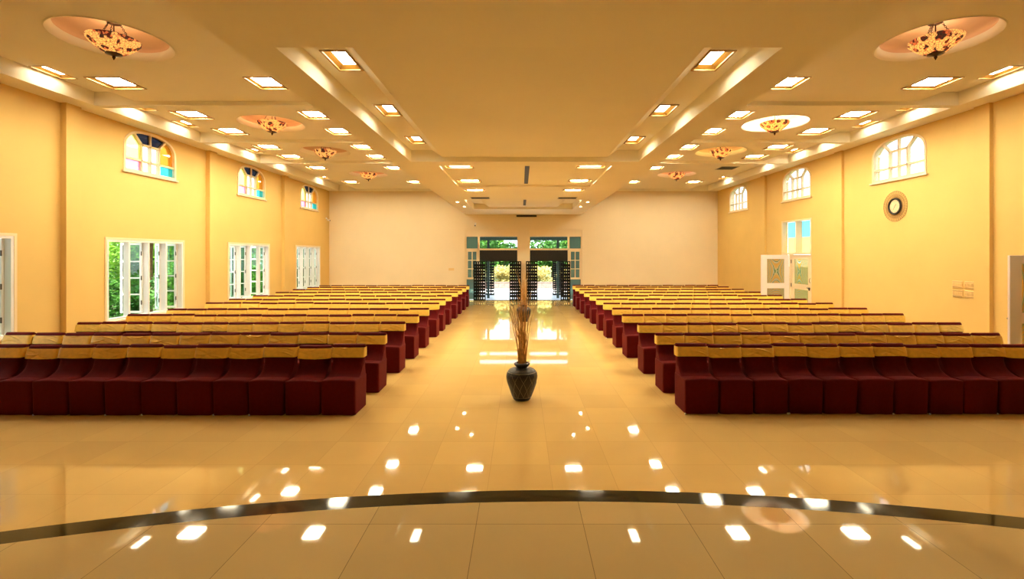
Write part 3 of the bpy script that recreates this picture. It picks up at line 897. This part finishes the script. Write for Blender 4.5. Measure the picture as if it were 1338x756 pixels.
# ------------------------------------------------------------------ chairs
CD = .48
def rbox(bm, x0, x1, y0, y1, z0, z1, nx=6, ny=6, nz=6, rad=.02, puff=0.0, seed=0):
    """rounded fabric box with open bottom hem"""
    rr = random.Random(seed)
    def sub(a, b, n):
        v = [a + (b - a) * i / n for i in range(n + 1)]
        return sorted(set(v + [a + rad * .35, a + rad, b - rad, b - rad * .35]))
    gx, gy, gz = sub(x0, x1, nx), sub(y0, y1, ny), sub(z0, z1, nz)
    cache = {}
    def V(x, y, z):
        k = (round(x, 5), round(y, 5), round(z, 5))
        if k in cache: return cache[k]
        p = Vector((x, y, z))
        q = Vector((min(max(x, x0 + rad), x1 - rad), min(max(y, y0 + rad), y1 - rad), min(z, z1 - rad)))
        d = p - q
        if d.length > 1e-6: p = q + d.normalized() * rad if (abs(d.x) > 0) + (abs(d.y) > 0) + (abs(d.z) > 0) > 1 else p
        cache[k] = bm.verts.new(p); return cache[k]
    def grid(us, vs, fn):
        for a, b in zip(us, us[1:]):
            for c, d in zip(vs, vs[1:]):
                bm.faces.new([V(*fn(a, c)), V(*fn(b, c)), V(*fn(b, d)), V(*fn(a, d))]).smooth = True
    grid(gx, gz, lambda u, v: (u, y0, v)); grid(gx, gz, lambda u, v: (u, y1, v))
    grid(gy, gz, lambda u, v: (x0, u, v)); grid(gy, gz, lambda u, v: (x1, u, v))
    grid(gx, gy, lambda u, v: (u, v, z1))

def seat_mesh(seed):
    rr = random.Random(seed)
    bm = bmesh.new()
    rbox(bm, -.232, .232, 0, CD - .01, .008, .462, 8, 8, 6, .022)
    ph = rr.uniform(0, 6)
    for v in bm.verts:
        if v.co.z < .40:                      # the skirt falls in very soft folds and leans in towards the hem
            k = (.40 - v.co.z) / .40
            v.co.y += .006 * k * math.sin(v.co.x * 22 + ph) if v.co.y < .05 else 0
            v.co.x *= 1 - .018 * k
            if v.co.y < .1: v.co.y += .012 * k
        elif v.co.z > .455:
            v.co.z += .012 * (1 - (v.co.x / .232) ** 2) - .018 * max(0, v.co.y - .05)
    return bm

BACK = [  # the backrest leans away from the sitter
    # z, front y, half width
    (.44, .10, .220), (.462, .16, .219), (.485, .220, .217), (.515, .268, .214), (.55, .300, .212), (.60, .324, .212),
    (.655, .340, .215), (.715, .353, .222), (.77, .367, .228), (.822, .381, .231), (.850, .391, .230), (.864, .402, .227), (.870, .418, .222)]
def back_mesh(seed):
    rr = random.Random(seed)
    bm = bmesh.new()
    N = 20
    rings = []
    ph, am = rr.uniform(0, 6), rr.uniform(.003, .010)
    for i, (z, yf, hw) in enumerate(BACK):
        yr = CD - (.0 if z < .8 else (.0 if z < .855 else .012 + (z - .855)))
        ring = []
        cr = min(.028, (yr - yf) * .45)
        for k in range(N + 1):                # front, left to right
            u = -1 + 2 * k / N
            x = hw * u
            y = yf + (cr * (abs(u) ** 8))
            fold = am * math.sin(9 * u + 55 * z + ph) * math.exp(-((z - .54) / .08) ** 2) * (1 - u ** 4)
            ring.append((x, y + fold + .012 * u * u * (z < .7), z + (.5 * fold if z < .7 else 0)))
        for k in range(N + 1):                # rear, right to left
            u = 1 - 2 * k / N
            ring.append((hw * u, yr - cr * .6 * (abs(u) ** 8), z))
        rings.append([bm.verts.new(p) for p in ring])
    n = len(rings[0])
    for A, B in zip(rings, rings[1:]):
        for k in range(n):
            bm.faces.new((A[k], A[(k + 1) % n], B[(k + 1) % n], B[k])).smooth = True
    T = rings[-1]
    for k in range(N): bm.faces.new((T[k], T[k + 1], T[n - 2 - k], T[n - 1 - k])).smooth = True
    return bm

def band_mesh(seed):
    """gold sash wrapped round the top of the backrest, creased on the front"""
    rr = random.Random(seed * 13 + 5)
    bm = bmesh.new()
    NX, NZ = 36, 18
    z0, z1 = .700 + rr.uniform(-.008, .006), .828 + rr.uniform(-.004, .004)
    folds = []
    for _ in range(rr.choice((2, 3, 4, 5))):
        folds.append((rr.uniform(-.18, .18), rr.uniform(.0, 1.0), rr.uniform(-.9, .9), rr.uniform(.035, .075), rr.uniform(.009, .017), rr.uniform(.08, .15)))
    sag = rr.uniform(-.006, .012)
    def prof(z):
        for (a, ya, wa), (b, yb, wb) in zip(BACK, BACK[1:]):
            if a <= z <= b:
                t = (z - a) / (b - a); return ya + (yb - ya) * t, wa + (wb - wa) * t
        return BACK[-1][1:]
    rings = []
    for j in range(NZ + 1):
        v = j / NZ; z = z0 + (z1 - z0) * v
        yf, hw = prof(z); hw = .2340 - .004 * abs(v - .5)
        ring = []
        for i in range(NX + 1):
            u = -1 + 2 * i / NX; x = hw * u
            y = yf - .011 + .020 * abs(u) ** 14
            dz = -sag * (1 - u * u) * (1 - v)
            for q_, (fx, fv, sl, wd, am, ln) in enumerate(folds):
                sgn = 1 if q_ % 2 else -.8
                d = (v - fv) - sl * (x - fx) / .25 - 1.6 * ((x - fx) / .25) ** 2 * (1 if sl > 0 else -1) * .4
                y -= sgn * am * math.exp(-abs(d / wd) ** 1.7) * math.exp(-((x - fx) / ln) ** 2) * (1 - abs(u) ** 8)
            ring.append((x, min(y, yf - .003 + .020 * abs(u) ** 14), z + dz))
        for i in range(7):
            u = 1 - 2 * i / 6; ring.append((hw * u, CD + .006 - .012 * abs(u) ** 6, z))
        rings.append([bm.verts.new(p) for p in ring])
    n = len(rings[0])
    for A, B in zip(rings, rings[1:]):
        for k in range(n): bm.faces.new((A[k], A[(k + 1) % n], B[(k + 1) % n], B[k])).smooth = True
    # turn the lower hem and the upper edge in against the backrest
    for R, dz in ((rings[0], .003), (rings[-1], -.001)):
        inn = [bm.verts.new((v.co.x * .955, v.co.y + (.014 if k <= NX else -.010), v.co.z + dz)) for k, v in enumerate(R)]
        for k in range(n): bm.faces.new((R[k], R[(k + 1) % n], inn[(k + 1) % n], inn[k])).smooth = True
    return bm

NV = 8
protos = []
def keep(o): return o
for k in range(NV):
    r = bpy.data.objects.new('banquet_chair', None); C.objects.link(r); r.empty_display_size = .1
    obj('seat', seat_mesh(k), 'maroon', r)
    obj('backrest', back_mesh(k), 'maroon', r)
    obj('gold_sash', band_mesh(k), 'gold', r)
    protos.append(r)
used_p = set()
RL_Y = [6.79, 7.82, 9.05, 10.2, 11.33, 12.7, 13.7, 14.9, 16.26, 17.47, 18.65, 19.75]
RR_Y = [6.84, 7.80, 8.97, 10.29, 11.37, 12.6, 13.77, 15.06, 16.3, 17.6, 18.85, 19.85]
rowname = ['front row', 'second row', 'third row', 'fourth row', 'fifth row', 'sixth row', 'seventh row', 'eighth row', 'ninth row', 'tenth row', 'eleventh row', 'last row']
rc = random.Random(3)
for side, nm, ys, pitch, x00 in ((-1, 'left', RL_Y, .480, -2.2), (1, 'right', RR_Y, .469, 2.19)):
    for r_, yr in enumerate(ys):
        n = 13
        if r_ == 0: n = 11 if side < 0 else 11
        if r_ == 1 and side > 0: n = 12
        last = -1
        dy_w, dz_w = 0, 1
        for i in range(n):
            k = rc.randrange(NV)
            if k == last: k = (k + 1) % NV
            last = k
            p = protos[k]
            if k in used_p: o = copy_tree(p)
            else: o = p; used_p.add(k)
            x = x00 - .005 * r_ * side + side * (pitch * (i + .5))
            sx = pitch / .480
            o.location = (x, yr - CD + rc.uniform(-.012, .012), 0)
            o.rotation_euler = (0, 0, rc.uniform(-.008, .008))
            o.scale = (sx * .992, 1, 1 + rc.uniform(-.012, .010))
            seat = 'on the aisle' if i == 0 else f'{ORD[i]} from the aisle'
            if n == 13 and i == 12: seat = 'at the wall end'
            o['label'] = f'maroon covered chair with gold sash, {nm} block, {rowname[r_]}, {seat}'
            o['category'] = 'chair'
            o['group'] = f'{nm} block of covered banquet chairs'
            if r_ == 0 and i in (2, 5, 8, 3) and not (side > 0 and i == 3):
                bm = bmesh.new(); lathe(bm, [(.012, 0), (.013, .006), (.010, .018)], 12, c=(side * .226 / sx, .02))
                obj('foot_tip', bm, 'tip', o)

# ------------------------------------------------------------------ vases with dried branches
def make_vase():
    r = thing('floor_vase', '', 'vase')
    prof = [(.115, 0), (.128, .012), (.155, .08), (.19, .17), (.22, .27), (.232, .345), (.222, .40), (.185, .445), (.13, .468), (.095, .475), (.085, .485), (.088, .497),
            (.108, .505), (.118, .520), (.116, .535), (.10, .545), (.085, .543), (.075, .52), (.08, .48), (.12, .44)]
    bm = bmesh.new(); lathe(bm, prof, 56)
    body = obj('vase_body', bm, 'vase', r)
    # raised diamond lines around the belly
    def R(z):
        for (a, za), (b, zb) in zip(prof, prof[1:]):
            if za <= z <= zb and zb > za: return a + (b - a) * (z - za) / (zb - za)
        return .2
    bm = bmesh.new()
    n = 11
    for k in range(n):
        for sg in (1, -1):
            pts = []
            for j in range(13):
                z = .05 + .36 * j / 12
                ph = 2 * PI * k / n + sg * .28 * abs(((j / 12 * 1.5) % 1) * 2 - 1) + .05 * math.sin(9 * z + k)
                q = R(z) + .001
                pts.append((q * math.cos(ph), q * math.sin(ph), z))
            tube(bm, pts, .0022, 5)
    obj('relief_lines', bm, 'vaseline', body)
    bm = bmesh.new()
    for z in (.415, .05): tube(bm, [((R(z) + .001) * math.cos(t), (R(z) + .001) * math.sin(t), z) for t in [2 * PI * q / 40 for q in range(40)]], .004, 6, closed=True)
    obj('ring', bm, 'vaseline', body)
    return r
v1 = make_vase(); v1.location = (.01, 7.05, 0)
tag(v1, 'large dark patterned floor vase standing in the aisle nearest the stage', 'vase', 'aisle vases')
v2 = copy_tree(v1); v2.location = (.085, 15.2, 0)
tag(v2, 'dark floor vase farther down the aisle, hidden behind the branches', 'vase', 'aisle vases')

def branches(cx, cy, n, hmin, hmax, spread, label, group, seed, wild=6):
    rr = random.Random(seed)
    for i in range(n):
        a = rr.uniform(0, 2 * PI); rb = rr.uniform(.01, .068)
        H = rr.uniform(hmin, hmax)
        out = abs(rr.gauss(0, spread))
        b = a + rr.uniform(-.5, .5)
        if i < wild:
            b = PI + rr.uniform(-.5, .5); out = rr.uniform(.12, .30); H = rr.uniform(.55, .95) * hmax
        w = rr.uniform(.006, .016); ph = rr.uniform(0, 6)
        pts, rad = [], []
        m = 14
        for j in range(m):
            t = j / (m - 1)
            z = .50 + H * t
            e = t ** 1.5
            x = rb * math.cos(a) + out * e * math.cos(b) + w * math.sin(ph + 9 * t) * t
            y = rb * math.sin(a) + out * e * math.sin(b) + w * math.cos(ph * 2 + 8 * t) * t
            k = min(1, .066 / max(1e-6, math.hypot(x, y))) if t < .06 else 1
            pts.append((x * k, y * k, z)); rad.append(.0062 * (1 - .72 * t) * rr.uniform(.9, 1.1))
        bm = bmesh.new(); tube(bm, pts, rad, 6)
        o = obj('dried_branch', bm, 'branch', None, (cx, cy, 0))
        tag(o, label, 'branch', group)
branches(.01, 7.05, 50, .70, 1.25, .055, 'thin dried brown branch standing in the front aisle vase', 'branches in the front vase', 11)
branches(.085, 15.2, 24, .7, 1.25, .06, 'thin dried branch standing in the rear aisle vase', 'branches in the rear vase', 5, wild=2)

# ------------------------------------------------------------------ things on the walls
ck = thing('wall_clock', 'round wall clock with wide woven sunburst rim on the right wall', 'clock', (XR, 11.59, 3.32))
ck.rotation_euler = (0, -PI / 2, 0)       # local z points into the room, local x up
bm = bmesh.new()
for k in range(38):                        # looped fretwork rim
    a = 2 * PI * k / 38; c, s = math.cos(a), math.sin(a)
    pts = []
    for j in range(12):
        t = 2 * PI * j / 12
        rr_ = .285 + .085 * math.cos(t); q = .013 * math.sin(t)
        pts.append((rr_ * c - q * s, rr_ * s + q * c, .018 + .004 * math.cos(t)))
    tube(bm, pts, .0030, 5, closed=True)
for rr_ in (.205, .285, .368): tube(bm, [(rr_ * math.cos(t), rr_ * math.sin(t), .014) for t in [2 * PI * q / 60 for q in range(60)]], .0040, 6, closed=True)
obj('sunburst_rim', bm, 'rattan', ck)
bm = bmesh.new(); lathe(bm, [(.205, 0), (.205, .03), (.195, .048), (.172, .05), (.160, .04), (.158, .02), (.158, 0)], 48, cap=False); obj('bezel', bm, 'black', ck)
bm = bmesh.new(); lathe(bm, [(.16, .010), (.16, .022)], 48); cf = obj('clock_face', bm, 'clockface', ck)
bm = bmesh.new()
for k in range(12):
    a = PI * k / 6; c, s = math.cos(a), math.sin(a)
    o0 = Vector((.128 * c - .003 * -s, .128 * s - .003 * c, .0225))
    obox(bm, o0, (.018 * c, .018 * s, 0), (-.006 * s, .006 * c, 0), (0, 0, .002))
obj('hour_marks', bm, 'rattan', cf)
for ang, ln, wd in ((-.75, .085, .008), (2.6, .12, .006)):
    bm = bmesh.new(); c, s = math.cos(ang), math.sin(ang)
    obox(bm, (-.02 * c + wd / 2 * s, -.02 * s - wd / 2 * c, .025), (ln * c, ln * s, 0), (-wd * s, wd * c, 0), (0, 0, .003))
    obj('clock_hand', bm, 'hinge', cf)

pos = ['upper far', 'upper near', 'lower far', 'lower near']
for k, (y, z) in enumerate(((9.94, 1.52), (9.66, 1.52), (9.94, 1.33), (9.66, 1.33))):
    p = thing('switch_plate', f'cream switch plate on the right wall, {pos[k]} one of the four', 'switch plate', (XR, y, z), group='switch plates')
    bm = bmesh.new(); box(bm, -.014, 0, -.12, .12, -.075, .075); obj('plate', bm, 'plate', p, bevel=.004)
    for j in range(6):
        bm = bmesh.new(); q = -.10 + j * .04; box(bm, -.022, -.014, q - .014, q + .014, -.03, .03); obj('rocker', bm, 'plate', p, bevel=.002)
    bm = bmesh.new(); box(bm, -.018, -.014, -.11, .11, .05, .055); box(bm, -.018, -.014, -.11, .11, -.062, -.055); obj('groove', bm, 'rattan', p)
p = thing('switch_plate', 'small cream switch plate on the back wall left of the entrance', 'switch plate', (-3.25, YB, 1.45), group=None)
bm = bmesh.new(); box(bm, -.13, .13, -.014, 0, -.06, .06); obj('plate', bm, 'plate', p, bevel=.004)
for j in range(4):
    bm = bmesh.new(); q = -.085 + j * .057; box(bm, q - .018, q + .018, -.022, -.014, -.03, .03); obj('rocker', bm, 'plate', p)
def cctv(loc, rz, label):
    c = thing('security_camera', label, 'camera', loc, rz)
    bm = bmesh.new(); box(bm, -.04, .04, -.012, 0, -.04, .04); obj('bracket_plate', bm, 'white', c, bevel=.004)
    bm = bmesh.new(); tube(bm, [(0, -.01, 0), (0, -.06, -.02), (0, -.09, -.06)], .012, 8); obj('arm', bm, 'white', c)
    bm = bmesh.new(); tube(bm, [(0, -.05, -.075), (0, -.17, -.105)], .038, 14); obj('camera_body', bm, 'white', c)
    bm = bmesh.new(); tube(bm, [(0, -.17, -.105), (0, -.18, -.1075)], .032, 14); obj('lens', bm, 'black', c)
cctv((XL, 21.75, 3.80), PI / 2, 'small security camera on the left wall at the back corner')
cctv((-2.13, YB, 3.58), 0, 'small security camera above the left entrance')

# ------------------------------------------------------------------ outside
bm = bmesh.new(); box(bm, -60, 60, -30, 90, -.5, -.2)
tag(obj('ground', bm, 'ground'), 'garden ground around the hall', 'ground', kind='structure')
bm = bmesh.new(); box(bm, -7, 7, YB + WT + .01, 26.6, -.2, -.01)
tag(obj('veranda_floor', bm, 'patio'), 'pale blue tiled veranda outside the entrance', 'floor', kind='structure')
bm = bmesh.new(); box(bm, -12, 12, 26.61, 30.0, -.2, -.03)
tag(obj('path', bm, 'path'), 'pale path crossing beyond the veranda', 'path', kind='structure')
vf = thing('veranda_frame', 'dark teal veranda beam on slim posts outside the entrance', 'veranda', (0, 23.4, -.01), kind='structure')
bm = bmesh.new(); box(bm, -7, 7, -.1, .1, 2.85, 3.05); obj('beam', bm, 'vroof', vf)
for x in (-6.5, -1.62, 1.81, 6.5):
    bm = bmesh.new(); box(bm, x - .06, x + .06, -.06, .06, 0, 2.85); obj('post', bm, 'vroof', vf)
bm = bmesh.new(); box(bm, -12, 12, 30.0, 30.25, -.2, .36); box(bm, -12, 12, 29.97, 30.28, .36, .40)
tag(obj('garden_kerb', bm, 'kerbwall'), 'low brown stone kerb beyond the path', 'kerb', kind='structure')

def foliage_mesh(n, rx, ry, rz, seed, size, flat=.0):
    rr = random.Random(seed); bm = bmesh.new()
    blobs = [(rr.uniform(-.6, .6), rr.uniform(-.6, .6), rr.uniform(-.6, .6), rr.uniform(.35, .6)) for _ in range(12)]
    for _ in range(n):
        b = rr.choice(blobs)
        d = Vector((rr.gauss(0, 1), rr.gauss(0, 1), rr.gauss(0, 1))).normalized() * b[3] * rr.uniform(.6, 1.05)
        c = Vector(((b[0] + d.x) * rx, (b[1] + d.y) * ry, (b[2] + d.z) * rz))
        s = size * rr.uniform(.6, 1.3)
        u = Vector((rr.gauss(0, 1), rr.gauss(0, 1), rr.gauss(0, .6))).normalized(); w = u.cross(Vector((rr.gauss(0, 1), rr.gauss(0, 1), rr.gauss(0, 1)))).normalized()
        v = [bm.verts.new(c + u * (s * i) + w * (s * j)) for i, j in ((-1, 0), (-.2, .42), (.5, .34), (1.05, 0), (.5, -.34), (-.2, -.42))]
        bm.faces.new(v)
    return bm
def shrub(loc, rx, ry, rz, label, group, m='leaf', n=2600, size=.09, seed=1, trunk=True, name='shrub', cat='shrub'):
    s = thing(name, label, cat, (loc[0], loc[1], -.2), group=group)
    f = obj('foliage', foliage_mesh(n, rx, ry, rz, seed, size), m, s, (0, 0, loc[2] + .2), normals=False)
    f['kind'] = 'stuff'
    if trunk:
        rr = random.Random(seed + 50)
        for k in range(1 if name == 'tree' else 3):
            bm = bmesh.new(); h = loc[2] + .2
            r0 = .14 if name == 'tree' else .03
            tube(bm, [(rr.uniform(-.1, .1), rr.uniform(-.1, .1), 0), (rr.uniform(-.15, .15) * rx, rr.uniform(-.15, .15) * ry, h * .5), (rr.uniform(-.4, .4) * rx, rr.uniform(-.4, .4) * ry, h)], [r0, r0 * .8, r0 * .5], 8)
            obj('trunk', bm, 'bark', s)
    return s
LG1 = 'shrubs outside the left windows'
shrub((-11.6, 13.6, .75), 1.1, 1.1, 1.0, 'dark leafy shrub low outside the second left window, nearer side', LG1, 'leaf2', 3000, .07, 3)
shrub((-14.4, 16.6, 1.2), 1.2, 1.1, 1.4, 'bright green shrub outside the second left window, farther side', LG1, 'leaf', 3600, .07, 4)
shrub((-11.2, 16.4, .7), .85, .85, 1.0, 'green shrub close outside the second left window by the pillar side', LG1, 'leaf', 2600, .06, 5)
shrub((-13.3, 20.5, 1.2), 1.8, 1.6, 1.5, 'bright leafy shrub outside the third left window, low one', LG1, 'leaf', 4200, .08, 6)
shrub((-12.6, 18.2, .8), 1.2, 1.2, 1.1, 'fresh green bush outside between second and third left windows', LG1, 'leaf', 3000, .07, 7)
shrub((-13.6, 25.5, 1.3), 1.9, 1.6, 1.6, 'bright leafy bush outside the farthest left window', LG1, 'leaf', 4200, .09, 8)
shrub((-11.0, 10.8, .4), .9, .9, .8, 'dark low shrub outside between the first two left windows', LG1, 'leaf2', 2400, .06, 13)
shrub((-11.9, 8.2, .7), 1.0, 1.0, 1.0, 'leafy shrub close outside the left window nearest the stage', LG1, 'leaf', 2600, .07, 14)
LG2 = 'trees outside the left windows'
shrub((-18.5, 23.5, 2.5), 2.4, 2.4, 1.6, 'leafy tree behind the bushes outside the second left window', LG2, 'leaf', 4800, .13, 9, name='tree', cat='tree')
shrub((-20, 31, 2.6), 3.0, 3.0, 1.7, 'leafy tree behind the bushes outside the third left window', LG2, 'leaf', 4800, .15, 10, name='tree', cat='tree')
shrub((-17.5, 13, 2.2), 2.2, 2.2, 1.5, 'leafy tree well outside the left wall nearest the stage', LG2, 'leaf', 4000, .12, 12, name='tree', cat='tree')
tk = thing('tree', 'thick brown tree trunk seen through the second left window', 'tree', (-12.35, 15.6, -.2))
bm = bmesh.new(); tube(bm, [(0, 0, 0), (.03, 0, 1.2), (0, .05, 2.4), (.1, .1, 3.6)], [.2, .17, .16, .13], 12); obj('trunk', bm, 'bark', tk)
o = obj('crown', foliage_mesh(2600, 1.6, 1.6, 1.2, 31, .11), 'leaf', tk, (0, 0, 3.9), normals=False); o['kind'] = 'stuff'
LG3 = 'planting beyond the entrance'
for k, x in enumerate((-3.3, -1.1, 1.1, 3.3)):
    shrub((x, 31.2, .75), .95, .8, .62, f'yellow flowering hedge plant behind the kerb, {ORD[k]} from the left beyond the entrance', LG3, 'leaf3', 2600, .07, 20 + k, name='flowering_shrub')
for k, (x, y) in enumerate(((-5.5, 36), (-1.6, 38), (2.4, 35.5), (6, 38))):
    shrub((x, y, 2.2), 2.0, 1.8, 1.6, f'dense green tree beyond the entrance, {ORD[k]} from the left', LG3, ['leaf', 'leaf2', 'leaf2', 'leaf'][k], 5200, .13, 30 + k, name='tree', cat='tree')
for k, (x, y) in enumerate(((-6, 45), (5, 46))):
    shrub((x, y, 2.6), 4.2, 2.5, 1.9, f"broad tree behind the garden trees beyond the {'left' if k == 0 else 'right'} entrance", LG3, 'leaf', 5200, .22, 40 + k, name='tree', cat='tree')

# ------------------------------------------------------------------ light outside
w = bpy.data.worlds.new('sky'); S.world = w; w.use_nodes = True
bgn = w.node_tree.nodes['Background']
bgn.inputs['Color'].default_value = (.86, .94, 1.0, 1); bgn.inputs['Strength'].default_value = 2.7
sun = bpy.data.lights.new('sun', 'SUN'); sun.energy = 18.0; sun.angle = .01; sun.color = (1, .95, .85)
so = bpy.data.objects.new('sun', sun); C.objects.link(so)
so.rotation_euler = Vector((0.02, math.cos(math.radians(58)), -math.sin(math.radians(58)))).to_track_quat('-Z', 'Y').to_euler()

# ------------------------------------------------------------------ render look
S.view_settings.view_transform = 'Standard'
S.view_settings.look = 'None'
S.view_settings.exposure = 0.30
S.view_settings.gamma = 1.0
S.view_settings.use_curve_mapping = False
S.cycles.use_denoising = True
S.cycles.max_bounces = 8
S.cycles.diffuse_bounces = 5
S.cycles.glossy_bounces = 4
S.cycles.transparent_max_bounces = 24
S.cycles.sample_clamp_indirect = 8
S.cycles.caustics_reflective = False
S.cycles.caustics_refractive = False
